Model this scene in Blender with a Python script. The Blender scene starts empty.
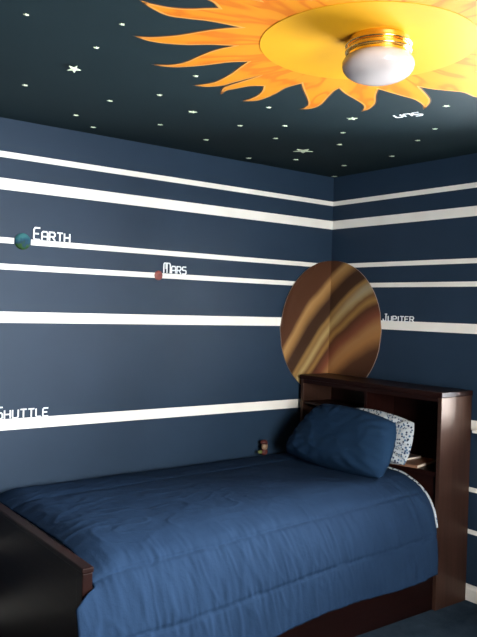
import bpy, bmesh, math, random
from mathutils import Vector, Matrix, noise
from mathutils.geometry import tessellate_polygon
P_RIGHT, P_BACK, EXPO = 160, 115, 2.75
# outline of the painted flames on the ceiling (x, y, 1 = sharp point)
G= [(-2.2613, -1.7766, 0), (-2.2083, -1.7496, 1), (-2.2365, -1.7228, 0), (-2.2702, -1.6881, 0), (-2.3161, -1.6582, 0), (-2.3705, -1.6429, 0), (-2.408, -1.6409, 1), (-2.3627, -1.6171, 0), (-2.2958, -1.6004, 0), (-2.2416, -1.6174, 0), (-2.1771, -1.6484, 0), (-2.1091, -1.6659, 0), (-2.0697, -1.6736, 1), (-2.1164, -1.6117, 0), (-2.1497, -1.5478, 0), (-2.1758, -1.4917, 0), (-2.2077, -1.4441, 0), (-2.2439, -1.402, 0), (-2.2792, -1.38, 1), (-2.2279, -1.3749, 0), (-2.1741, -1.3896, 0), (-2.1083, -1.431, 0), (-2.0513, -1.4849, 0), (-1.9849, -1.5307, 1), (-2.0099, -1.4537, 0), (-2.0157, -1.3644, 0), (-2.0168, -1.2777, 0), (-2.0378, -1.217, 0), (-2.0853, -1.1736, 1), (-2.0472, -1.1842, 0), (-1.9991, -1.2191, 0), (-1.9445, -1.2977, 0), (-1.8961, -1.3877, 0), (-1.8522, -1.4349, 1), (-1.8383, -1.3721, 0), (-1.8137, -1.2773, 0), (-1.7998, -1.1766, 0), (-1.808, -1.1202, 0), (-1.8326, -1.067, 1), (-1.7851, -1.0876, 0), (-1.7506, -1.1431, 0), (-1.7415, -1.2115, 0), (-1.7196, -1.3428, 1), (-1.7254, -1.2419, 0), (-1.7318, -1.1677, 0), (-1.7269, -1.1106, 0), (-1.6845, -1.0401, 1), (-1.6987, -1.0977, 0), (-1.6873, -1.1419, 0), (-1.6657, -1.2129, 0), (-1.6266, -1.2492, 1), (-1.5913, -1.1978, 0), (-1.565, -1.1362, 0), (-1.5536, -1.0711, 0), (-1.5562, -1.0234, 1), (-1.5201, -1.0636, 0), (-1.5146, -1.1239, 0), (-1.5255, -1.2022, 0), (-1.5456, -1.2883, 0), (-1.5408, -1.3765, 1), (-1.472, -1.3145, 0), (-1.3853, -1.2412, 0), (-1.3224, -1.1807, 0), (-1.2961, -1.1299, 0), (-1.2922, -1.0958, 1), (-1.2657, -1.1343, 0), (-1.2739, -1.2009, 0), (-1.3257, -1.2972, 0), (-1.3747, -1.3866, 0), (-1.3881, -1.4293, 1), (-1.3171, -1.395, 0), (-1.2353, -1.3679, 0), (-1.1555, -1.3382, 0), (-1.1102, -1.3059, 0), (-1.0713, -1.2559, 1), (-1.0808, -1.3096, 0), (-1.1291, -1.3861, 0), (-1.2039, -1.4566, 0), (-1.2684, -1.5279, 1), (-1.2121, -1.5288, 0), (-1.119, -1.5303, 0), (-1.0488, -1.5311, 0), (-0.9645, -1.5038, 0), (-0.9081, -1.4646, 1), (-0.9545, -1.5278, 0), (-1.0042, -1.573, 0), (-1.079, -1.6118, 0), (-1.1774, -1.6555, 1), (-1.1123, -1.6714, 0), (-1.0507, -1.6996, 0), (-0.9868, -1.7261, 0), (-0.8952, -1.7225, 0)]
S= [(-2.626, -1.315, 0.019), (-2.365, -1.444, 0.019), (-2.329, -1.194, 0.021), (-2.279, -0.925, 0.05), (-2.348, -0.593, 0.025), (-1.981, -0.628, 0.027), (-1.868, -0.853, 0.026), (-1.985, -0.295, 0.029), (-1.819, -0.138, 0.031), (-1.6, -0.419, 0.03), (-1.898, -1.169, 0.023), (-1.615, -0.725, 0.041), (-1.307, -0.678, 0.029), (-1.252, -0.312, 0.032), (-0.798, -0.099, 0.036), (-1.412, -1.022, 0.026), (-1.148, -0.826, 0.029), (-1.01, -0.594, 0.031), (-0.575, -0.264, 0.035), (-0.706, -0.47, 0.111), (-0.675, -0.724, 0.032), (-1.014, -1.14, 0.05), (-0.851, -0.922, 0.029), (-0.252, -0.341, 0.036), (-0.004, -0.023, 0.039), (-0.259, -0.724, 0.033), (-0.461, -1.07, 0.03), (-0.593, -1.28, 0.028), (-0.877, -1.559, 0.033)]
PI = math.pi
C = bpy.context.scene.collection
random.seed(4)
H = 2.44
SUN = (-1.654, -1.827)

# ---------------------------------------------------------------- materials
def mat(name, color=(.5, .5, .5), rough=.6, metal=0, spec=.5, sheen=0):
    m = bpy.data.materials.new(name); m.use_nodes = True
    b = m.node_tree.nodes['Principled BSDF']
    b.inputs['Base Color'].default_value = (*color, 1)
    b.inputs['Roughness'].default_value = rough
    b.inputs['Metallic'].default_value = metal
    b.inputs['Specular IOR Level'].default_value = spec
    if sheen:
        b.inputs['Sheen Weight'].default_value = sheen
    return m

class N:
    """tiny node helper"""
    def __init__(s, m): s.t = m.node_tree; s.b = s.t.nodes['Principled BSDF']
    def new(s, kind, **k):
        n = s.t.nodes.new(kind)
        for a, v in k.items(): setattr(n, a, v)
        return n
    def link(s, a, b): s.t.links.new(a, b)
    def coord(s, which='Object', scale=(1, 1, 1)):
        c = s.new('ShaderNodeTexCoord'); mp = s.new('ShaderNodeMapping')
        mp.inputs['Scale'].default_value = scale
        s.link(c.outputs[which], mp.inputs['Vector']); return mp.outputs[0]
    def noise(s, vec, scale, detail=4, rough=.5):
        n = s.new('ShaderNodeTexNoise'); n.inputs['Scale'].default_value = scale
        n.inputs['Detail'].default_value = detail; n.inputs['Roughness'].default_value = rough
        s.link(vec, n.inputs['Vector']); return n.outputs['Fac']
    def ramp(s, fac, stops):
        r = s.new('ShaderNodeValToRGB'); e = r.color_ramp.elements
        while len(e) < len(stops): e.new(.5)
        for el, (p, c) in zip(e, stops): el.position = p; el.color = (*c, 1)
        s.link(fac, r.inputs[0]); return r.outputs[0]
    def bump(s, h, strength, dist):
        b = s.new('ShaderNodeBump'); b.inputs['Strength'].default_value = strength
        b.inputs['Distance'].default_value = dist
        s.link(h, b.inputs['Height']); s.link(b.outputs[0], s.b.inputs['Normal'])
    def color(s, c): s.link(c, s.b.inputs['Base Color'])
    def math(s, op, a, b=None):
        n = s.new('ShaderNodeMath', operation=op)
        for i, v in enumerate((a, b)):
            if v is None: continue
            if isinstance(v, (int, float)): n.inputs[i].default_value = v
            else: s.link(v, n.inputs[i])
        return n.outputs[0]

def paint_mat(name, col, rough, spec=.5, bump=.15):
    m = mat(name, col, rough, spec=spec); n = N(m); v = n.coord()
    f = n.noise(v, 3, 3)
    n.color(n.ramp(f, [(.3, tuple(c*.93 for c in col)), (.7, tuple(c*1.06 for c in col))]))
    n.bump(n.noise(v, 220, 3), bump, .002)
    return m

M = {}
M['wall'] = paint_mat('navy_wall_paint', (.0150, .0325, .060), .46, .25)
M['ceiling'] = paint_mat('dark_teal_ceiling_paint', (.0095, .0215, .0265), .75, .1)
M['white_trim'] = paint_mat('white_trim_paint', (.80, .79, .74), .4)
M['stripe'] = paint_mat('white_stripe_paint', (.86, .84, .78), .5, .4, .05)
M['letter'] = mat('white_letter_paint', (.80, .84, .86), .5)
M['brass'] = mat('polished_brass', (.95, .66, .22), .2, 1)
M['opal'] = mat('opal_glass', (.43, .395, .39), .14, spec=.6)
M['opal'].node_tree.nodes['Principled BSDF'].inputs['Subsurface Weight'].default_value = .8
M['opal'].node_tree.nodes['Principled BSDF'].inputs['Subsurface Radius'].default_value = (.07, .07, .07)
M['star'] = mat('pale_green_plastic', (.80, .90, .66), .5)

def carpet_mat():
    m = mat('blue_grey_carpet', (.04, .06, .09), .95, spec=0); n = N(m); v = n.coord()
    f = n.noise(v, 9, 6, .7)
    n.color(n.ramp(f, [(.3, (.020, .037, .060)), (.7, (.044, .070, .100))]))
    n.bump(n.noise(v, 260, 4, .8), .9, .01)
    return m
M['carpet'] = carpet_mat()

def wood_mat(name, axis, dark=(.0065, .0018, .0015), light=(.017, .0048, .0038), rough=.42, spec=.15):
    m = mat(name, dark, rough, spec=spec); n = N(m)
    sc = [26, 26, 26]; sc[axis] = 1.6
    v = n.coord('Object', tuple(sc)); f = n.noise(v, 1.4, 8, .65)
    n.color(n.ramp(f, [(.3, dark), (.75, light)]))
    n.bump(f, .08, .003)
    return m
M['wood_x'] = wood_mat('dark_cherry_wood_along', 0, (.004, .0012, .001), (.010, .003, .0025))
M['wood_y'] = wood_mat('dark_cherry_wood_across', 1)
M['wood_z'] = wood_mat('lit_lacquered_cherry_wood_upright', 2, (.018, .0075, .005), (.046, .020, .014), .46, .6)  # lighter, browner copy of the wood: window glow put into its colour
M['wood_z'].node_tree.nodes['Principled BSDF'].inputs['Specular Tint'].default_value = (1, .74, .58, 1)
M['wood_post'] = wood_mat('dark_cherry_wood_post', 2, (.006, .0015, .0012), (.016, .004, .003))

def fabric(name, a, b, rough=.85, sheen=.35, spec=.08):
    m = mat(name, a, rough, spec=spec, sheen=sheen); n = N(m); v = n.coord()
    f = n.noise(v, 6, 6, .6)
    n.color(n.ramp(f, [(.35, a), (.7, b)]))
    n.bump(n.noise(v, 70, 5, .7), .25, .006)
    return m
M['comforter'] = fabric('blue_cotton', (.0112, .0262, .058), (.014, .032, .069), .85, 0, .04)
M['pillow'] = fabric('blue_cotton_sham', (.009, .026, .058), (.0115, .031, .068), .85, 0, .04)
M['thread'] = mat('blue_seam_thread', (.02, .045, .11), .8)

def dots_mat():
    m = mat('dotted_white_cotton', (.8, .82, .85), .8); n = N(m); v = n.coord()
    vo = n.new('ShaderNodeTexVoronoi'); vo.inputs['Scale'].default_value = 64
    vo.inputs['Randomness'].default_value = .75
    n.link(v, vo.inputs['Vector'])
    pick = n.new('ShaderNodeSeparateColor'); n.link(vo.outputs['Color'], pick.inputs[0])
    col = n.ramp(pick.outputs[0], [(0, (.006, .012, .03)), (.45, (.012, .03, .09)), (.7, (.03, .09, .18)), (1, (.14, .22, .30))])
    inside = n.math('LESS_THAN', vo.outputs['Distance'], .40)
    mx = n.new('ShaderNodeMix', data_type='RGBA')
    n.link(inside, mx.inputs[0]); mx.inputs[6].default_value = (.42, .47, .50, 1); n.link(col, mx.inputs[7])
    n.color(mx.outputs[2]); return m
M['dots'] = dots_mat()

def sun_disc_mat():
    m = mat('yellow_sun_paint', (.85, .52, .04), .55, spec=.2); n = N(m); v = n.coord()
    f = n.noise(v, 3, 3)
    n.color(n.ramp(f, [(.3, (.53, .255, .006)), (.7, (.58, .285, .007))])); return m
def flame_mat():
    m = mat('orange_flame_paint', (.9, .35, .04), .6, spec=.15); n = N(m)
    sp = n.new('ShaderNodeSeparateXYZ'); n.link(n.coord(), sp.inputs[0])
    ang = n.math('ARCTAN2', sp.outputs[1], sp.outputs[0])
    rad = n.math('SQRT', n.math('ADD', n.math('MULTIPLY', sp.outputs[0], sp.outputs[0]), n.math('MULTIPLY', sp.outputs[1], sp.outputs[1])))
    cb = n.new('ShaderNodeCombineXYZ'); n.link(n.math('MULTIPLY', ang, 4.2), cb.inputs[0]); n.link(n.math('MULTIPLY', rad, 2.4), cb.inputs[1])
    wav = n.noise(cb.outputs[0], 1.6, 1, .3)
    n.color(n.ramp(wav, [(.42, (.62, .225, .010)), (.50, (.61, .205, .009)), (.56, (.54, .140, .007)), (.60, (.54, .140, .007)), (.66, (.62, .215, .010))])); return m
M['disc'] = sun_disc_mat(); M['flame'] = flame_mat()
M['flame_edge'] = mat('pale_orange_edge_paint', (.60, .25, .045), .45)
M['flame_outline'] = mat('dark_brown_outline_paint', (.028, .018, .012), .5)

def jupiter_mat():
    m = mat('banded_gas_planet_print', (.2, .1, .05), .55, spec=.2); n = N(m)
    uv = n.new('ShaderNodeUVMap'); uv.uv_map = 'flat'
    sp = n.new('ShaderNodeSeparateXYZ'); n.link(uv.outputs[0], sp.inputs[0])
    s, z = sp.outputs[0], sp.outputs[1]
    t = n.math('ADD', n.math('SUBTRACT', z, s), n.math('MULTIPLY', n.math('MULTIPLY', s, s), .75))
    t = n.math('ADD', t, n.math('MULTIPLY', n.math('MULTIPLY', n.math('MAXIMUM', n.math('ADD', s, .2), 0), .9), n.math('MAXIMUM', n.math('SUBTRACT', t, 1.48), 0)))
    nz = n.noise(uv.outputs[0], 4, 4)
    t = n.math('ADD', t, n.math('MULTIPLY', n.math('SUBTRACT', nz, .5), .05))
    mp = n.new('ShaderNodeMapRange'); n.link(t, mp.inputs[0])
    mp.inputs[1].default_value = .8; mp.inputs[2].default_value = 2.1
    P = lambda q: (q-.8)/1.3
    col = n.ramp(mp.outputs[0], [
        (P(.90), (0.046, 0.019, 0.011)), (P(1.03), (0.077, 0.033, 0.017)), (P(1.12), (0.356, 0.167, 0.058)), (P(1.17), (0.356, 0.180, 0.069)),
        (P(1.24), (0.179, 0.058, 0.032)), (P(1.31), (0.077, 0.029, 0.015)), (P(1.35), (0.296, 0.167, 0.052)), (P(1.385), (0.155, 0.077, 0.029)),
        (P(1.44), (0.427, 0.308, 0.127)), (P(1.485), (0.237, 0.142, 0.052)), (P(1.52), (0.285, 0.167, 0.058)), (P(1.56), (0.050, 0.024, 0.013)),
        (P(1.67), (0.043, 0.020, 0.012)), (P(1.75), (0.309, 0.167, 0.058)), (P(1.80), (0.404, 0.231, 0.086)), (P(1.86), (0.077, 0.030, 0.015)),
        (P(1.98), (0.069, 0.027, 0.013))])
    # the right upper part of the bright band is a dusty grey green, the top right redder
    grey = n.new('ShaderNodeMapRange'); n.link(n.math('ADD', s, n.math('MULTIPLY', z, .6)), grey.inputs[0])
    grey.inputs[1].default_value = .95; grey.inputs[2].default_value = 1.30
    band = n.new('ShaderNodeMapRange'); n.link(n.math('ABSOLUTE', n.math('SUBTRACT', t, 1.45)), band.inputs[0])
    band.inputs[1].default_value = .06; band.inputs[2].default_value = .0
    mx = n.new('ShaderNodeMix', data_type='RGBA')
    n.link(n.math('MULTIPLY', n.math('MULTIPLY', grey.outputs[0], band.outputs[0]), .8), mx.inputs[0])
    n.link(col, mx.inputs[6]); mx.inputs[7].default_value = (.30, .27, .19, 1)
    n.color(mx.outputs[2]); return m
M['jupiter'] = jupiter_mat()
M['jup_edge'] = mat('planet_print_pale_edge', (.32, .22, .17), .5)

def earth_mat():
    m = mat('blue_green_planet_print', (.03, .12, .2), .6, spec=.1); n = N(m); v = n.coord()
    sp = n.new('ShaderNodeSeparateXYZ'); n.link(v, sp.inputs[0])
    f = n.noise(v, 32, 3)
    t = n.math('ADD', n.math('MULTIPLY', sp.outputs[2], -9.0), f)
    n.color(n.ramp(t, [(.20, (.04, .15, .16)), (.42, (.018, .075, .11)), (.62, (.012, .04, .07)), (.72, (.025, .075, .018)), (.9, (.012, .03, .012))]))
    return m
M['earth'] = earth_mat()
def mars_mat():
    m = mat('rust_red_planet_print', (.22, .05, .04), .5); n = N(m); v = n.coord()
    n.color(n.ramp(n.noise(v, 60, 3), [(.35, (.26, .06, .045)), (.65, (.14, .03, .03))])); return m
M['mars'] = mars_mat()

def plain(name, col, rough=.5): M[name] = mat(name, col, rough); return M[name]
plain('red_plush', (.06, .008, .007), .7); plain('cream_face', (.22, .14, .085), .6); plain('olive_cloth', (.10, .12, .03), .7)
plain('paper', (.74, .66, .54), .7); plain('tan_cover', (.20, .10, .06), .45); plain('grey_cover', (.09, .07, .07), .45)
plain('white_ceramic', (.45, .43, .42), .3); plain('sheet_white', (.6, .62, .65), .8)
gm = mat('window_glass', (1, 1, 1), .02); M['glass'] = gm
nt = gm.node_tree; nt.nodes.remove(nt.nodes['Principled BSDF'])
tr = nt.nodes.new('ShaderNodeBsdfTransparent'); gl = nt.nodes.new('ShaderNodeBsdfGlossy'); gl.inputs['Roughness'].default_value = .02
fr = nt.nodes.new('ShaderNodeFresnel'); ms = nt.nodes.new('ShaderNodeMixShader')
nt.links.new(fr.outputs[0], ms.inputs[0]); nt.links.new(tr.outputs[0], ms.inputs[1]); nt.links.new(gl.outputs[0], ms.inputs[2])
nt.links.new(ms.outputs[0], nt.nodes['Material Output'].inputs[0])

# ---------------------------------------------------------------- geometry helpers
def obj(name, bm, m, parent=None, loc=None, smooth=False, bevel=0, seg=2):
    bmesh.ops.recalc_face_normals(bm, faces=bm.faces)
    me = bpy.data.meshes.new(name); bm.to_mesh(me); bm.free()
    if smooth:
        for p in me.polygons: p.use_smooth = True
    for k in (m if isinstance(m, (list, tuple)) else [m]): me.materials.append(k)
    o = bpy.data.objects.new(name, me); C.objects.link(o)
    if parent: o.parent = parent
    if loc: o.location = loc
    if bevel:
        b = o.modifiers.new('bevel', 'BEVEL'); b.width = bevel; b.segments = seg; b.limit_method = 'ANGLE'
    return o
def box(bm, x0, x1, y0, y1, z0, z1):
    vs = [bm.verts.new((x, y, z)) for x in (x0, x1) for y in (y0, y1) for z in (z0, z1)]
    for f in ((0, 1, 3, 2), (4, 6, 7, 5), (0, 4, 5, 1), (2, 3, 7, 6), (0, 2, 6, 4), (1, 5, 7, 3)):
        bm.faces.new([vs[i] for i in f])
    return bm
def B(*a): return box(bmesh.new(), *a)
def lathe(prof, n=64, close=False):
    bm = bmesh.new(); rings = []
    for r, z in prof:
        rings.append([bm.verts.new((r*math.cos(2*PI*i/n), r*math.sin(2*PI*i/n), z)) for i in range(n)] if r > 1e-6 else [bm.verts.new((0, 0, z))])
    for a, b in zip(rings, rings[1:]):
        for i in range(n):
            j = (i+1) % n
            if len(a) == 1: bm.faces.new((a[0], b[i], b[j]))
            elif len(b) == 1: bm.faces.new((a[i], a[j], b[0]))
            else: bm.faces.new((a[i], a[j], b[j], b[i]))
    return bm
def tag(o, label=None, cat=None, group=None, kind=None):
    if label: o['label'] = label
    if cat: o['category'] = cat
    if group: o['group'] = group
    if kind: o['kind'] = kind
    return o
def thing(name, label, cat, loc=(0, 0, 0), rz=0, group=None):
    o = bpy.data.objects.new(name, None); C.objects.link(o); o.empty_display_size = .1
    o.location = loc; o.rotation_euler = (0, 0, rz)
    return tag(o, label, cat, group)
def structure(name, bm, m, **k):
    return tag(obj(name, bm, m, **k), kind='structure')
def slab(pts, z0, z1):
    """closed outline (x, y) as a thin slab"""
    bm = bmesh.new(); tri = tessellate_polygon([[Vector((x, y, 0)) for x, y in pts]])
    lo = [bm.verts.new((x, y, z0)) for x, y in pts]; hi = [bm.verts.new((x, y, z1)) for x, y in pts]
    for a, b, c in tri:
        for r in (lo, hi):
            try: bm.faces.new((r[a], r[b], r[c]))
            except ValueError: pass
    n = len(pts)
    for i in range(n):
        j = (i+1) % n; bm.faces.new((lo[i], lo[j], hi[j], hi[i]))
    return bm

# ---------------------------------------------------------------- room
RX, RY = -4.3, -4.1         # far ends of the room, behind the camera
T = .12
WY0, WY1, WZ0, WZ1 = -2.75, -1.25, .94, 2.08     # window in the right wall
VX0, VX1, VZ0, VZ1 = -2.7, -1.7, .75, 2.10       # added window in the wall behind the camera, for fill light
structure('floor', B(RX-T, T, RY-T, T, -.1, 0), M['carpet'])
structure('ceiling', B(RX-T, T, RY-T, T, H, H+.1), M['ceiling'])
wall_l = structure('wall_left', B(RX-T, T, 0, T, 0, H), M['wall'])
bm = bmesh.new()
box(bm, 0, T, RY, WY0, 0, H); box(bm, 0, T, WY1, 0, 0, H); box(bm, 0, T, WY0, WY1, 0, WZ0); box(bm, 0, T, WY0, WY1, WZ1, H)
wall_r = structure('wall_right', bm, M['wall'])
bm = bmesh.new()
box(bm, RX-T, VX0, RY-T, RY, 0, H); box(bm, VX1, T, RY-T, RY, 0, H); box(bm, VX0, VX1, RY-T, RY, 0, VZ0); box(bm, VX0, VX1, RY-T, RY, VZ1, H)
wall_b = structure('wall_back', bm, M['wall'])
wall_f = structure('wall_front', B(RX-T, RX, RY, 0, 0, H), M['wall'])

STR = [(2.2509, 2.2797), (2.096, 2.1512), (1.8382, 1.8659), (1.7102, 1.7383), (1.4519, 1.5058), (.9267, .9814), (.5896, .6145), (.3601, .385)]
GAP = {2: (-2.114, .043)}
for i, (a, b) in enumerate(STR):
    # left wall
    segs = [(RX, -.0015)]
    if i == 2: segs = [(RX, -2.157), (-2.071, -.0015)]
    if i == 3: segs = [(RX, -1.352), (-1.312, -.0015)]
    for x0, x1 in segs:
        obj('painted_stripe', B(x0, x1, -.0015, .001, a, b), M['stripe'], wall_l)
    # right wall, cut where the window is
    segs = [(RY, 0)] if not (a < WZ1+.08 and b > WZ0-.08) else [(RY, WY0-.08), (WY1+.08, 0)]
    for y0, y1 in segs:
        obj('painted_stripe', B(-.0015, .001, y0, y1, a, b), M['stripe'], wall_r)

def baseboard(name, L, horiz, at, sgn):
    bm = bmesh.new()
    pr = [(0, 0), (.014, 0), (.014, .062), (.011, .070), (.008, .074), (.006, .0862), (0, .0862)]
    ring = []
    for e in L:
        ring.append([bm.verts.new((e, at+sgn*d, z) if horiz else (at+sgn*d, e, z)) for d, z in pr])
    n = len(pr)
    for i in range(n):
        j = (i+1) % n; bm.faces.new((ring[0][i], ring[0][j], ring[1][j], ring[1][i]))
    bm.faces.new(ring[0]); bm.faces.new(ring[1][::-1])
    return structure(name, bm, M['white_trim'])
baseboard('baseboard_left', (RX, 0), True, 0, -1)
baseboard('baseboard_right', (RY, -.014), False, 0, -1)
baseboard('baseboard_back', (RX, 0), True, RY, 1)
baseboard('baseboard_front', (RY, 0), False, RX, 1)

def window(name, lo, hi, z0, z1, right):
    """a double hung window; 'right' = in the right wall, else in the back wall"""
    def bb(bm, a0, a1, d0, d1, q0, q1):
        # a along the wall, d depth (0 room face, positive outwards)
        if right: box(bm, d0, d1, a0, a1, q0, q1)
        else: box(bm, a0, a1, RY-d1, RY-d0, q0, q1)
    root = tag(bpy.data.objects.new(name, None), kind='structure'); C.objects.link(root)
    bm = bmesh.new(); w = .07
    bb(bm, lo-w, lo, -.018, .0, z0-w, z1+w); bb(bm, hi, hi+w, -.018, .0, z0-w, z1+w); bb(bm, lo, hi, -.018, 0, z1, z1+w); bb(bm, lo, hi, -.018, 0, z0-w, z0)
    obj('casing', bm, M['white_trim'], root, bevel=.003)
    bm = bmesh.new(); bb(bm, lo-w-.02, hi+w+.02, -.05, 0, z0-.02, z0)
    obj('sill', bm, M['white_trim'], root, bevel=.004)
    mid = (z0+z1)/2
    for q0, q1, d in ((z0, mid+.02, .04), (mid-.02, z1, .075)):
        bm = bmesh.new(); f = .04
        bb(bm, lo, lo+f, d, d+.03, q0, q1); bb(bm, hi-f, hi, d, d+.03, q0, q1); bb(bm, lo+f, hi-f, d, d+.03, q0, q0+f); bb(bm, lo+f, hi-f, d, d+.03, q1-f, q1)
        sash = obj('sash', bm, M['white_trim'], root)
        bm = bmesh.new(); bb(bm, lo+f, hi-f, d+.013, d+.017, q0+f, q1-f)
        obj('pane', bm, M['glass'], sash)
window('window_1', WY0, WY1, WZ0, WZ1, True)
window('fill_window', VX0, VX1, VZ0, VZ1, False)  # unseen window, added to let in fill light

# ---------------------------------------------------------------- lettering
def lerp(a, b, t): return a+(b-a)*t
# strokes in a unit box, capital height 1, small capital height .72
GL = {
 'E': [[(.62, .0), (.12, .0), (0, .12), (0, .84), (.14, 1), (.62, 1)], [(0, .5), (.5, .5)]],
 'M': [[(0, 0), (0, .88), (.12, 1), (.78, 1), (.9, .88), (.9, 0)], [(.45, 1), (.45, 0)], [(.3, .95), (.3, .4)]],
 'J': [[(0, .3), (0, .12), (.12, 0), (.36, 0), (.46, .12), (.46, 1)], [(.28, 1), (.62, 1)]],
 'S': [[(.62, 1), (.14, 1), (0, .86), (0, .62), (.12, .52), (.5, .52), (.62, .4), (.62, .12), (.5, 0), (0, 0)]],
 'a': [[(0, 0), (0, .6), (.12, .72), (.48, .72), (.58, .6), (.58, 0)], [(0, .3), (.58, .3)]],
 'r': [[(0, 0), (0, .72), (.44, .72), (.56, .6), (.56, .44), (.46, .34), (0, .34)], [(.3, .34), (.58, 0)]],
 't': [[(0, .72), (.6, .72)], [(.3, .72), (.3, 0)]],
 'h': [[(0, 0), (0, .72)], [(.56, 0), (.56, .72)], [(0, .36), (.56, .36)]],
 's': [[(.54, .72), (.1, .72), (0, .62), (0, .45), (.1, .37), (.44, .37), (.54, .29), (.54, .1), (.44, 0), (0, 0)]],
 'u': [[(0, .72), (0, .12), (.12, 0), (.44, 0), (.56, .12), (.56, .72)]],
 'p': [[(0, 0), (0, .72), (.44, .72), (.56, .6), (.56, .42), (.46, .32), (0, .32)]],
 'i': [[(.08, 0), (.08, .72)]],
 'e': [[(.54, 0), (.1, 0), (0, .1), (0, .62), (.1, .72), (.54, .72)], [(0, .36), (.44, .36)]],
 'l': [[(0, .72), (0, .1), (.1, 0), (.5, 0)]],
 'n': [[(0, 0), (0, .6), (.12, .72), (.44, .72), (.56, .6), (.56, 0)]],
}
WID = {'E': .62, 'M': .9, 'J': .62, 'S': .62, 'i': .16, 'l': .5}
def stroke_bm(paths, size, w, wx):
    bm = bmesh.new(); th = .003
    for p in paths:
        p = [Vector((x*size*wx, y*size)) for x, y in p]
        L, Rr = [], []
        for i, q in enumerate(p):
            d0 = (q-p[i-1]).normalized() if i else None
            d1 = (p[i+1]-q).normalized() if i < len(p)-1 else None
            if d0 is None: d0 = d1
            if d1 is None: d1 = d0
            t = (d0+d1).normalized(); nn = Vector((-t.y, t.x)); k = w/2/max(.5, t.dot(d0))
            L.append(q+nn*k); Rr.append(q-nn*k)
        for i in range(len(p)-1):
            a = [L[i], L[i+1], Rr[i+1], Rr[i]]
            lo = [bm.verts.new((v.x, v.y, 0)) for v in a]; hi = [bm.verts.new((v.x, v.y, th)) for v in a]
            bm.faces.new(lo[::-1]); bm.faces.new(hi)
            for j in range(4): bm.faces.new((lo[j], lo[(j+1) % 4], hi[(j+1) % 4], hi[j]))
    return bm
def word(text, label, origin, right, up, width, size, w):
    """each letter a part; laid flat on the wall with local x = reading direction, y = up"""
    right = Vector(right).normalized(); up = Vector(up).normalized(); nrm = right.cross(up)
    root = thing('wall_lettering' if abs(nrm.z) < .5 else 'ceiling_lettering', label, 'lettering')
    mw = Matrix((right, up, nrm)).transposed().to_4x4(); mw.translation = Vector(origin)+nrm*.0005
    root.matrix_world = mw
    ws = [WID.get(c, .58) for c in text]; tot = sum(ws)+.2*(len(text)-1)
    wx = width/(tot*size); x = 0
    for c, q in zip(text, ws):
        obj('letter', stroke_bm(GL[c], size, w, wx), M['letter'], root, loc=(x*size*wx, 0, 0))
        x += q+.2
    return root
word('Earth', 'white lettering EARTH beside the small blue green planet', (-2.058, 0, 1.868), (1, 0, 0), (0, 0, 1), .192, .058, .0075)
word('Mars', 'white lettering MARS beside the tiny red planet', (-1.300, 0, 1.741), (1, 0, 0), (0, 0, 1), .150, .055, .0065)
word('Shuttle', 'white lettering SHUTTLE on the stripe at the left, above the bed foot', (-2.226, 0, .984), (1, 0, 0), (0, 0, 1), .268, .056, .0065)
word('Jupiter', 'white lettering JUPITER beside the big brown planet', (0, -.468, 1.504), (0, -1, 0), (0, 0, 1), .236, .042, .0055)
word('Sun', 'white lettering SUN on the ceiling, upside down beside the flames', (-.888, -1.418, H), (-.29, .957, 0), (.957, .29, 0), .118, .058, .006)

# ---------------------------------------------------------------- planets
def dome(rad, flat):
    pr = [(rad*math.cos(a), rad*flat*math.sin(a)) for a in [PI/2*i/14 for i in range(15)]]
    pr = [(r if r > 1e-5 else 0, z) for r, z in pr]
    bm = lathe([(0, 0)]+pr, 40); bmesh.ops.rotate(bm, verts=bm.verts, matrix=Matrix.Rotation(PI/2, 3, 'X')); return bm
tag(obj('planet_relief', dome(.041, .35), M['earth'], loc=(-2.114, 0, 1.853), smooth=True), 'small blue and green planet beside the word EARTH', 'planet')
tag(obj('planet_relief', dome(.027, .35), M['mars'], loc=(-1.333, 0, 1.725), smooth=True), 'tiny rust red planet beside the word MARS', 'planet')

def jupiter():
    R, sc, zc, th = .447, .012, 1.440, .004
    nr, na = 26, 96
    bm = bmesh.new(); uvl = bm.loops.layers.uv.new('flat'); flat = {}
    def place(s, z, d):
        v = bm.verts.new((s+0 if s < 0 else -d, -d if s < 0 else -s, z))
        if abs(s) < 1e-6: v.co = (-d, -d, z)
        flat[v] = (s, z); return v
    # grid over (s, z): columns across so that one column falls on the corner of the room
    def cols():
        left = [sc-R+(0-(sc-R))*i/30 for i in range(30)]; right = [(sc+R)*i/30 for i in range(31)]
        return left+right
    cs = cols(); nz = 30; front, back = [], []
    for s in cs:
        h = math.sqrt(max(R*R-(s-sc)**2, 1e-7))
        fr, bk = [], []
        for j in range(nz+1):
            z = zc+h*(-math.cos(PI*j/nz)); edge = R-math.hypot(s-sc, z-zc)
            d = .003
            if s < -.15 and z > 1.45 and edge < .03: d += .010*(1-edge/.03)      # the upper left rim lifts off the wall
            fr.append(place(s, z, d+th)); bk.append(place(s, z, max(d-.002, .0006)))
        front.append(fr); back.append(bk)
    rim = []
    for i in range(len(cs)-1):
        for j in range(nz):
            for g in (front, back):
                f = bm.faces.new((g[i][j], g[i+1][j], g[i+1][j+1], g[i][j+1]))
    n = len(cs)-1
    loop = [(i, nz) for i in range(n+1)]+[(n, j) for j in range(nz-1, -1, -1)]+[(i, 0) for i in range(n-1, -1, -1)]+[(0, j) for j in range(1, nz)]
    for (a, b), (c, d) in zip(loop, loop[1:]+loop[:1]):
        f = bm.faces.new((front[a][b], front[c][d], back[c][d], back[a][b])); f.material_index = 1
    for f in bm.faces:
        for l in f.loops: l[uvl].uv = flat[l.vert]
    o = obj('planet_decal', bm, [M['jupiter'], M['jup_edge']], smooth=False)
    return tag(o, 'large round brown banded planet cutout folded into the room corner', 'planet')
jupiter()

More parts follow.
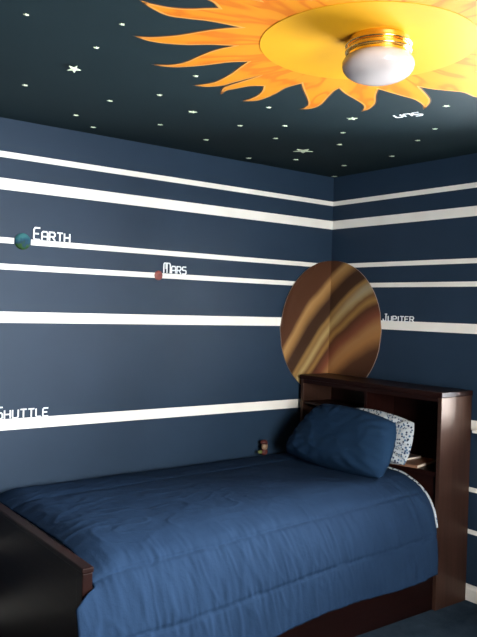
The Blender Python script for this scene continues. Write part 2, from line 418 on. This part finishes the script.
# ---------------------------------------------------------------- the sun on the ceiling
def smooth_outline(g, sub=5):
    out = []; n = len(g)
    for i in range(n):
        p0, p1, p2, p3 = g[i-1], g[i], g[(i+1) % n], g[(i+2) % n]
        a = Vector(p1[:2]); b = Vector(p2[:2])
        ta = (b-Vector(p0[:2]))/2 if not p1[2] else (b-a)
        tb = (Vector(p3[:2])-a)/2 if not p2[2] else (b-a)
        for k in range(sub):
            t = k/sub; h1 = 2*t**3-3*t*t+1; h2 = t**3-2*t*t+t; h3 = -2*t**3+3*t*t; h4 = t**3-t*t
            q = a*h1+ta*h2+b*h3+tb*h4; out.append((q.x, q.y))
    return out
def pol(a, r): a = math.radians(a); return (SUN[0]+r*math.cos(a), SUN[1]+r*math.sin(a))
# the rest of the flame ring, outside the photograph, goes on in the same rhythm
extra = []
a = 3.0
while a > -172:
    # traced part ends on the far side of a flame whose tip is near 4 degrees
    extra += [(*pol(a, .80), 1), (*pol(a-3.5, .70), 0), (*pol(a-10, .60), 0), (*pol(a-13, .50), 1)]
    extra += [(*pol(a-15, .58), 0), (*pol(a-17.5, .68), 0)]
    a -= 20.6
extra += [(*pol(a, .79), 1), (*pol(a-1.5, .72), 0)]
ring = smooth_outline(G+extra)
def offset(pts, d):
    """miter-limited offset of a closed outline (positive = outwards)"""
    n = len(pts); area = sum(pts[i][0]*pts[(i+1) % n][1]-pts[(i+1) % n][0]*pts[i][1] for i in range(n))
    sg = -1 if area < 0 else 1; out = []
    for i in range(n):
        a, b, c = Vector(pts[i-1]), Vector(pts[i]), Vector(pts[(i+1) % n])
        u = (b-a); v = (c-b)
        if u.length < 1e-7 or v.length < 1e-7: out.append(tuple(b)); continue
        u.normalize(); v.normalize(); n1 = Vector((u.y, -u.x))*sg; n2 = Vector((v.y, -v.x))*sg
        m_ = n1+n2
        if m_.length < 1e-4: m_ = n1
        m_.normalize(); q = b+m_*(d/max(.45, m_.dot(n1))); out.append((q.x, q.y))
    return out
sun = thing('sun_mural', 'big painted yellow sun with orange flames on the ceiling around the lamp', 'mural', (SUN[0], SUN[1], H))
def sl(pts, z0, z1): return slab([(x-SUN[0], y-SUN[1]) for x, y in pts], z0, z1)
def edge_strip(a, b, z0, z1):
    bm = bmesh.new(); n = len(a); V = []
    for pts in (a, b):
        for z in (z0, z1): V.append([bm.verts.new((x-SUN[0], y-SUN[1], z)) for x, y in pts])
    for i in range(n):
        j = (i+1) % n
        for p, q in ((0, 1), (2, 3), (0, 2), (1, 3)): bm.faces.new((V[p][i], V[p][j], V[q][j], V[q][i]))
    return bm
obj('flame_outline', edge_strip(ring, offset(ring, .006), -.0004, .0004), M['flame_outline'], sun)
obj('flame_field', sl(ring, -.0010, .0002), M['flame'], sun)
obj('flame_rim', edge_strip(ring, offset(ring, -.0075), -.0016, -.0008), M['flame_edge'], sun)
dp = [(.358*math.cos(2*PI*i/160)+SUN[0], .358*math.sin(2*PI*i/160)+SUN[1]) for i in range(160)]
obj('sun_disc', sl(dp, -.0026, -.0004), M['disc'], sun)

# ---------------------------------------------------------------- ceiling lamp
LX, LY = -1.680, -1.900
lamp = thing('ceiling_lamp', 'flush ceiling lamp with brass collar and white glass globe on the painted sun', 'lamp', (LX, LY, H))
obj('canopy', lathe([(0, -.0026), (.094, -.0026), (.097, -.008), (.097, -.064), (.088, -.068), (0, -.068)], 72), M['brass'], lamp, smooth=False)
for z in (-.026, -.046):
    pr = [(.0965, z+.006), (.102, z+.0055), (.107, z+.003), (.108, z), (.107, z-.003), (.102, z-.0055), (.0965, z-.006)]
    obj('collar_ring', lathe(pr, 72), M['brass'], lamp, smooth=True)
obj('glass_globe', lathe([(0, -.059), (.094, -.060), (.101, -.063), (.109, -.070), (.1145, -.080), (.1155, -.092), (.112, -.105), (.103, -.117), (.087, -.128), (.064, -.137), (.036, -.142), (0, -.144)], 72), M['opal'], lamp, smooth=True)

# ---------------------------------------------------------------- stars
def star_bm(r, th=.004):
    bm = bmesh.new(); n = 10
    pts = [((r if i % 2 == 0 else r*.42)*math.cos(PI*i/5), (r if i % 2 == 0 else r*.42)*math.sin(PI*i/5)) for i in range(n)]
    top = [bm.verts.new((x, y, 0)) for x, y in pts]; mid = [bm.verts.new((x, y, -th*.4)) for x, y in pts]; c = bm.verts.new((0, 0, -th)); c2 = bm.verts.new((0, 0, 0))
    for i in range(n):
        j = (i+1) % n
        bm.faces.new((top[i], top[j], mid[j], mid[i])); bm.faces.new((mid[i], mid[j], c)); bm.faces.new((top[j], top[i], c2))
    return bm
SL = [
 'small pale star high in the upper left corner of the ceiling',
 'small pale star just left of the topmost long flame tip',
 'small pale star just up right of the medium green star at the left',
 'medium pale green star lying at the left of the ceiling',
 'small pale star nearest the left edge of the photo above the left wall',
 'small pale star below the medium green star, first of the row toward the flames',
 'small pale star between the left wall and the third long flame tip',
 'small pale star close to the left wall, leftmost of the two beside it',
 'small pale star nearest the left wall, right of a close twin',
 'small pale star midway along the left wall, straight below a like one',
 'small pale star right under the third long flame tip',
 'medium pale star seen edge on, halfway from the flames to the left wall',
 'small pale star left of the crooked flame tip, halfway to the left wall',
 'small pale star close to the left wall under the edge on star',
 'small pale star touching the left wall line, left of the largest star',
 'small bright star just under the hooked flame tip left of the lamp',
 'small pale star left of the lamp, above the gap between hooked tip and largest star',
 'small pale star up left of the largest star',
 'small pale star right below the largest star',
 'largest pale green star lying near the room corner',
 'small pale star right of the largest star, lower of the pair',
 'medium pale star right below the flame tip under the lamp globe',
 'small pale star right of the largest star, upper of the pair',
 'small pale star a little in front of the room corner',
 'tiny pale star right in the room corner where both walls meet the ceiling',
 'small pale star below the word SUN near the right wall',
 'small pale star right below the word SUN',
 'small pale star right of and below the word SUN',
 'small pale star right of the word SUN under the broad right flame']
for i, ((x, y, d), lab) in enumerate(zip(S, SL)):
    if i == 24: x, y = -.035, -.04
    if i == 3: x, y = x-.022, y-.028
    r = d*.5*(1.0 if d < .037 else 1.05)
    if i == 19: r = .058
    o = obj('ceiling_star', star_bm(r), M['star'], loc=(x, y, H-.0002))
    o.rotation_euler.z = math.radians(-12) if i == 3 else (math.radians(47) if i == 19 else random.uniform(0, 1.2))
    if i == 3:      # this one hangs tilted from its glue dot
        o.rotation_euler.x = math.radians(-16); o.location.z = H-.010
    tag(o, lab, 'star', 'glow stars stuck on the ceiling')

# ---------------------------------------------------------------- bed
HX0, HX1, HY0, HY1, HT = -.282, -.020, -1.135, -.045, 1.145
bed = thing('bed', 'dark cherry wood single bed with bookcase headboard standing in the corner', 'bed', (-1.29, -.59, 0))
def bo(name, bm, m, parent=None, **k):
    """shape given in room coordinates, stored relative to the bed's base"""
    off = Vector((1.29, .59, 0))
    bmesh.ops.translate(bm, verts=bm.verts, vec=off)
    return obj(name, bm, m, parent or bed, **k)
hb = bo('headboard', B(HX1-.012, HX1, HY0+.02, HY1-.02, .10, HT-.02), M['wood_y'])
bo('top_board', B(HX0-.008, HX1, HY0-.006, HY1+.006, HT-.028, HT), M['wood_y'], hb, bevel=.004)
for y0, y1 in ((HY0, HY0+.024), (HY1-.024, HY1)):
    bo('side_panel', B(HX0, HX1, y0, y1, 0, HT-.028), M['wood_z'], hb, bevel=.002)
bo('face_rail', B(HX0+.001, HX0+.020, HY0+.024, HY1-.024, HT-.052, HT-.028), M['wood_y'], hb)
bo('divider', B(HX0+.012, HX1-.012, -.600, -.580, .72, HT-.028), M['wood_post'], hb, bevel=.001)
bo('shelf', B(HX0+.006, HX1-.012, HY0+.024, HY1-.024, .700, .720), M['wood_y'], hb, bevel=.001)
bo('shelf', B(HX0+.010, HX1-.012, -.580, HY1-.024, .962, .978), M['wood_y'], hb, bevel=.001)
bo('lower_panel', B(HX0+.02, HX0+.036, HY0+.024, HY1-.024, .02, .700), M['wood_y'], hb)
# footboard: a panel between two posts under a cap rail, its top rising a little to the wall
def tilt(bm):
    for v in bm.verts:
        if v.co.z > .3: v.co.z += .020*(v.co.y+1.135)/1.09
    return bm
fbd = bo('footboard', tilt(B(-2.294, -2.266, -1.09, -.09, .06, .590)), M['wood_y'], bevel=.002)
for y0, y1 in ((-1.135, -1.085), (-.095, -.045)):
    bo('post', tilt(B(-2.300, -2.260, y0, y1, 0, .588)), M['wood_post'], fbd, bevel=.004)
bo('cap_rail', tilt(B(-2.303, -2.257, -1.139, -.041, .588, .609)), M['wood_y'], fbd, bevel=.005, seg=3)
for y0, y1, nm in ((-1.115, -1.090, 'side_rail'), (-.075, -.050, 'side_rail')):
    bo(nm, B(-2.260, HX0+.02, y0, y1, .0, .30), M['wood_x'], bevel=.002)
bo('mattress_platform', B(-2.255, HX0+.018, -1.088, -.078, .24, .27), M['wood_x'])

bo('mattress', B(-2.235, -.30, -1.060, -.06, .271, .590), M['sheet_white'], bevel=.04, seg=4)

# comforter ------------------------------------------------------------
def resample(p, n):
    # Catmull-Rom then equal arc length
    q = []
    for i in range(len(p)-1):
        p0 = Vector(p[max(i-1, 0)]); p1 = Vector(p[i]); p2 = Vector(p[i+1]); p3 = Vector(p[min(i+2, len(p)-1)])
        for k in range(12):
            t = k/12; q.append(.5*((2*p1)+(p2-p0)*t+(2*p0-5*p1+4*p2-p3)*t*t+(3*p1-p0-3*p2+p3)*t**3))
    q.append(Vector(p[-1]))
    L = [0]
    for a, b in zip(q, q[1:]): L.append(L[-1]+(b-a).length)
    out = []; j = 0
    for i in range(n):
        s = L[-1]*i/(n-1)
        while j < len(L)-2 and L[j+1] < s: j += 1
        t = (s-L[j])/max(L[j+1]-L[j], 1e-9); out.append(q[j].lerp(q[j+1], min(max(t, 0), 1)))
    return out
NV, NU = 230, 330
PH = resample([(-.022, .50), (-.026, .60), (-.06, .655), (-.3, .668), (-.6, .676), (-.8, .683), (-.888, .679), (-.944, .663), (-1.04, .618), (-1.095, .551), (-1.124, .478), (-1.146, .354), (-1.153, .214)], NV)
PF = resample([(-.022, .50), (-.026, .59), (-.06, .645), (-.3, .652), (-.6, .652), (-.8, .650), (-.93, .642), (-1.02, .622), (-1.09, .590), (-1.14, .53), (-1.178, .44), (-1.205, .30), (-1.215, .13)], NV)
X0, X1 = -2.252, -.296
def seg_seam(v, c, w): return math.exp(-((v-c)/w)**2)
SEAMS = (.24, .735, .880)
def comf(u, v):
    f = PF[v].lerp(PH[v], min(1, u*1.02)); t = v/(NV-1)
    x = X0+(X1-X0)*u
    top = max(0, min(1, (f.y-.52)/.08))       # 1 on the top, 0 low on the drape
    hang = 1-top
    z = f.y; y = f.x
    e = max(0, (-2.12-x)/.132)
    z -= .034*e*e*top
    if y < -1.135: x -= .085*max(0, 1-u*9)*min(1, (-1.135-y)/.03)
    # hem rises and falls a little
    if t > .8: z += .018*(t-.8)/.2*math.sin(x*4.6+.6)+.010*(t-.8)/.2*noise.noise((x*6, 0, 3))
    P = Vector((x, y, z))
    a = PF[max(v-2, 0)].lerp(PH[max(v-2, 0)], u); b = PF[min(v+2, NV-1)].lerp(PH[min(v+2, NV-1)], u)
    tg = (b-a).normalized(); nrm = Vector((0, tg.y, -tg.x))      # outward
    d = 0
    for i, c in enumerate(SEAMS):
        d -= .0065*seg_seam(t, c, .0045)+.003*seg_seam(t, c, .018)
    side = max(0, min(1, (t-.64)/.12))
    # gathers running down the drape, broken at every seam
    band = sum(1 for c in SEAMS if t > c)
    n1 = noise.noise((x*13+band*7.3, z*2.6*side+y*2.2, band*3.1)); n2 = noise.noise((x*30+band*3.7, z*4+y*5, 5.5+band))
    n3 = noise.noise((x*52+z*9, z*7+y*4, 9.1+band))
    d += side*(.0042*n1+.0026*n2+.0015*n3)
    near = max([seg_seam(t, c, .03) for c in SEAMS])
    d += side*near*.0030*noise.noise((x*55, band, t*6))
    # top: long soft creases
    tp = 1-side
    d += tp*.55*(.0040*noise.noise((x*5+y*3, y*9-x*2, 1.7))+.0030*noise.noise((x*14-y*5, y*16, 8.1))+.0022*noise.noise((x*30, y*34, 2.2)))
    # sharp little ridges
    r = 1-abs(noise.noise((x*7+y*4, y*13-x*3, 4.4)))*5
    if r > 0: d += tp*.0024*r
    r = 1-abs(noise.noise((x*9, z*3+y*2, 14.4+band)))*5
    if r > 0: d += side*.0022*r
    r = 1-abs(noise.noise((x*19+z*5, z*5-x, 24.4+band)))*4
    if r > 0: d += side*.0022*r
    k = min(1, t/.08)
    if u > .97: k *= .4+.6*(1-u)/.03
    return P+nrm*d*k+nrm*.004
def comforter():
    bm = bmesh.new(); g = [[bm.verts.new(comf(i/(NU-1), j)) for j in range(NV)] for i in range(NU)]
    for i in range(NU-1):
        for j in range(NV-1): bm.faces.new((g[i][j], g[i+1][j], g[i+1][j+1], g[i][j+1]))
    o = obj('comforter', bm, M['comforter'], smooth=True)
    # normals must look outwards for the solidify to grow inwards
    me = o.data
    up = sum(p.normal.z for p in me.polygons)
    if up < 0: me.flip_normals()
    s = o.modifiers.new('thickness', 'SOLIDIFY'); s.thickness = .012; s.offset = -1
    tag(o, 'blue quilted comforter spread over the bed, hanging down its open side', 'comforter')
    # the dotted underside shows as a narrow turned edge at the head end
    bm = bmesh.new(); rows = []
    for j in range(int(NV*.44), int(NV*.86)):
        p = comf(1, j); q = comf(.985, j); a = comf(1, j-1); b = comf(1, min(j+1, NV-1))
        tg = (b-a).normalized(); nn = Vector((1, 0, 0)).cross(tg).normalized()
        if nn.y > 0 and nn.z < 0: nn = -nn
        if nn.z < 0: nn = -nn if abs(nn.z) > .3 else nn
        if nn.y > .0: nn = -nn if nn.z < .2 else nn
        w = .010+.005*noise.noise((j*.2, 0, 0))
        rows.append([bm.verts.new(c) for c in (Vector((p.x-.002, p.y, p.z))+nn*.001, Vector((p.x-.003, p.y, p.z))+nn*.007, Vector((p.x+.006, p.y, p.z))+nn*.008, Vector((p.x+w, p.y, p.z))+nn*.002, Vector((p.x+w, p.y, p.z))-nn*.012, Vector((p.x, p.y, p.z))-nn*.013)])
    for a, b in zip(rows, rows[1:]):
        for k in range(6): bm.faces.new((a[k], a[(k+1) % 6], b[(k+1) % 6], b[k]))
    bm.faces.new(rows[0]); bm.faces.new(rows[-1][::-1])
    e = obj('turned_edge', bm, M['dots'], o, smooth=True); e['label'] = 'white dotted turned edge of the comforter'
comforter()

# pillows --------------------------------------------------------------
def pillow(name, m, TL, TR, BR, BL, thick, pinch, seed, label, flat_low=0.0):
    TL, TR, BR, BL = map(Vector, (TL, TR, BR, BL)); n = 56
    c = (TL+TR+BR+BL)/4; ex = ((TR-TL)+(BR-BL)).normalized(); ey = ((TL-BL)+(TR-BR)).normalized(); nz = ex.cross(ey).normalized()
    if nz.x > 0: nz = -nz              # towards the room
    bm = bmesh.new(); sides = []
    for sgn in (1, -1):
        g = []
        for i in range(n+1):
            row = []
            for j in range(n+1):
                u = i/n; v = j/n
                # denser near the border
                u = .5-.5*math.cos(PI*u); v = .5-.5*math.cos(PI*v)
                a, b = 2*u-1, 2*v-1
                cs_ = 1-pinch*a*a*b*b; uu = .5+.5*a*cs_; vv = .5+.5*b*cs_*(1+.05*(1-a*a))
                P = (BL*(1-uu)+BR*uu)*(1-vv)+(TL*(1-uu)+TR*uu)*vv
                h = (max(0, 1-a**4)*max(0, 1-b**4))**.55
                h *= 1-.18*b
                w = .006*noise.noise((a*2.5+seed, b*2.5, seed))+.004*noise.noise((a*6+seed, b*6, seed*2))
                rr = 1-abs(noise.noise((a*2.2+b*1.4+seed, b*1.7-a*.8, seed*3)))*6
                if rr > 0: w += .006*rr
                # creases running in from the corners
                ang = math.atan2(b, a); rad = math.hypot(a, b)
                w += .006*max(0, rad-.55)*math.sin(ang*22+seed)*2
                edge = min(1, 6*min(1-abs(a), 1-abs(b)))
                row.append((P+nz*sgn*(thick*h*(1 if sgn > 0 else .75)+w*edge)))
            g.append(row)
        sides.append(g)
    V = {}
    def vert(s, i, j):
        k = (0 if i in (0, n) or j in (0, n) else s, i, j)
        if k not in V: V[k] = bm.verts.new(sides[k[0]][i][j])
        return V[k]
    for s in (0, 1):
        for i in range(n):
            for j in range(n):
                f = [vert(s, i, j), vert(s, i+1, j), vert(s, i+1, j+1), vert(s, i, j+1)]
                bm.faces.new(f if s == 0 else f[::-1])
    o = obj(name, bm, m, smooth=True)
    return tag(o, label, 'pillow')
pillow('pillow', M['pillow'], (-.395, -.350, 1.015), (-.415, -.975, .980), (-.570, -1.005, .684), (-.555, -.195, .690), .110, .085, 3.1, 'plump blue pillow leaning on the headboard, in front of the dotted one')
pillow('pillow', M['dots'], (-.285, -.53, 1.005), (-.292, -.985, .972), (-.338, -.965, .730), (-.330, -.40, .716), .032, .07, 7.7, 'white pillow with small blue dots, behind the blue one')

# things on the headboard shelf ----------------------------------------
def book(x, y, z, rz, L, W, T_, cover, label, n='book'):
    r = thing(n, label, 'book', (x, y, z), rz)
    obj('pages', B(-L/2+.002, L/2-.003, -W/2+.003, W/2-.003, .0015, T_-.0015), M['paper'], r)
    bm = bmesh.new(); box(bm, -L/2, L/2, -W/2, W/2, 0, .0015); box(bm, -L/2, L/2, -W/2, W/2, T_-.0015, T_); box(bm, -L/2, -L/2+.002, -W/2, W/2, .0015, T_-.0015)
    obj('cover', bm, cover, r)
book(-.180, -.880, .7202, math.radians(13), .245, .165, .016, M['tan_cover'], 'larger tan book lying on the headboard shelf beside the dotted pillow')
book(-.170, -.815, .7364, math.radians(4), .160, .105, .013, M['grey_cover'], 'smaller dark book lying on top of the tan book')
fg = thing('figurine', 'tiny white ornament on the headboard shelf behind the dotted pillow', 'ornament', (-.150, -.800, .7496))
obj('base', lathe([(0, 0), (.012, 0), (.012, .004), (.006, .009), (.005, .018), (0, .018)], 20), M['white_ceramic'], fg, smooth=True)
obj('top', lathe([(0, .016), (.008, .019), (.012, .027), (.010, .036), (.004, .041), (0, .042)], 20), M['white_ceramic'], fg, smooth=True)

# toy by the wall -------------------------------------------------------
def blob(c, r, sc=(1, 1, 1)):
    bm = bmesh.new(); bmesh.ops.create_uvsphere(bm, u_segments=20, v_segments=14, radius=r)
    for v in bm.verts: v.co = Vector((v.co.x*sc[0]+c[0], v.co.y*sc[1]+c[1], v.co.z*sc[2]+c[2]))
    return bm
ty = thing('toy_figure', 'small soft toy figure with red cap and cream face lying by the wall', 'toy', (-.590, -.062, .664))
obj('body', blob((.006, 0, .018), .022, (1.15, .8, 1.0)), M['red_plush'], ty, smooth=True)
obj('arm', blob((-.030, -.004, .020), .013, (1.3, .8, .9)), M['olive_cloth'], ty, smooth=True)
obj('face', blob((.003, -.006, .052), .022, (1, .8, 1.05)), M['cream_face'], ty, smooth=True)
obj('cap', blob((.004, .002, .076), .021, (1.2, .9, .75)), M['red_plush'], ty, smooth=True)
obj('cap_brim', blob((.000, -.018, .070), .013, (1.4, .8, .3)), M['red_plush'], ty, smooth=True)

# ---------------------------------------------------------------- light
w = bpy.data.worlds.new('sky'); bpy.context.scene.world = w; w.use_nodes = True
w.node_tree.nodes['Background'].inputs[0].default_value = (.75, .87, 1, 1); w.node_tree.nodes['Background'].inputs[1].default_value = 1.5
def area(name, loc, rot, sx, sy, power, col):
    l = bpy.data.lights.new(name, 'AREA'); l.shape = 'RECTANGLE'; l.size = sx; l.size_y = sy; l.energy = power; l.color = col
    o = bpy.data.objects.new(name, l); C.objects.link(o); o.location = loc; o.rotation_euler = rot; return o
# daylight by the right window, added fill light by the back one
area('daylight_right', (.62, (WY0+WY1)/2, (WZ0+WZ1)/2+.18), (0, PI/2-math.radians(21), 0), 1.9, 2.4, P_RIGHT, (.93, .97, 1))
area('fill_light_back', ((VX0+VX1)/2, RY-.62, (VZ0+VZ1)/2+.18), (PI/2-math.radians(12), 0, 0), 2.2, 1.9, P_BACK, (1, .97, .92))  # added fill lamp outside the back window

# ---------------------------------------------------------------- camera
cd = bpy.data.cameras.new('camera'); cam = bpy.data.objects.new('camera', cd); C.objects.link(cam)
yaw, pitch, roll = (math.radians(a) for a in (52.57378652, -.75098447, 1.63958024))
fw = Vector((math.cos(yaw)*math.cos(pitch), math.sin(yaw)*math.cos(pitch), math.sin(pitch)))
r0 = fw.cross(Vector((0, 0, 1))).normalized(); u0 = r0.cross(fw)
rr = r0*math.cos(roll)+u0*math.sin(roll); uu = -r0*math.sin(roll)+u0*math.cos(roll)
mw = Matrix((rr, uu, -fw)).transposed().to_4x4(); mw.translation = Vector((-3.48173602, -3.55163021, 1.55225926))
cam.matrix_world = mw
cd.sensor_fit = 'VERTICAL'; cd.sensor_height = 24; cd.lens = 741.8*24/637; cd.clip_start = .05
sc = bpy.context.scene; sc.camera = cam
sc.view_settings.view_transform = 'Standard'; sc.view_settings.look = 'None'; sc.view_settings.gamma = 1
sc.view_settings.use_curve_mapping = False; sc.view_settings.exposure = EXPO
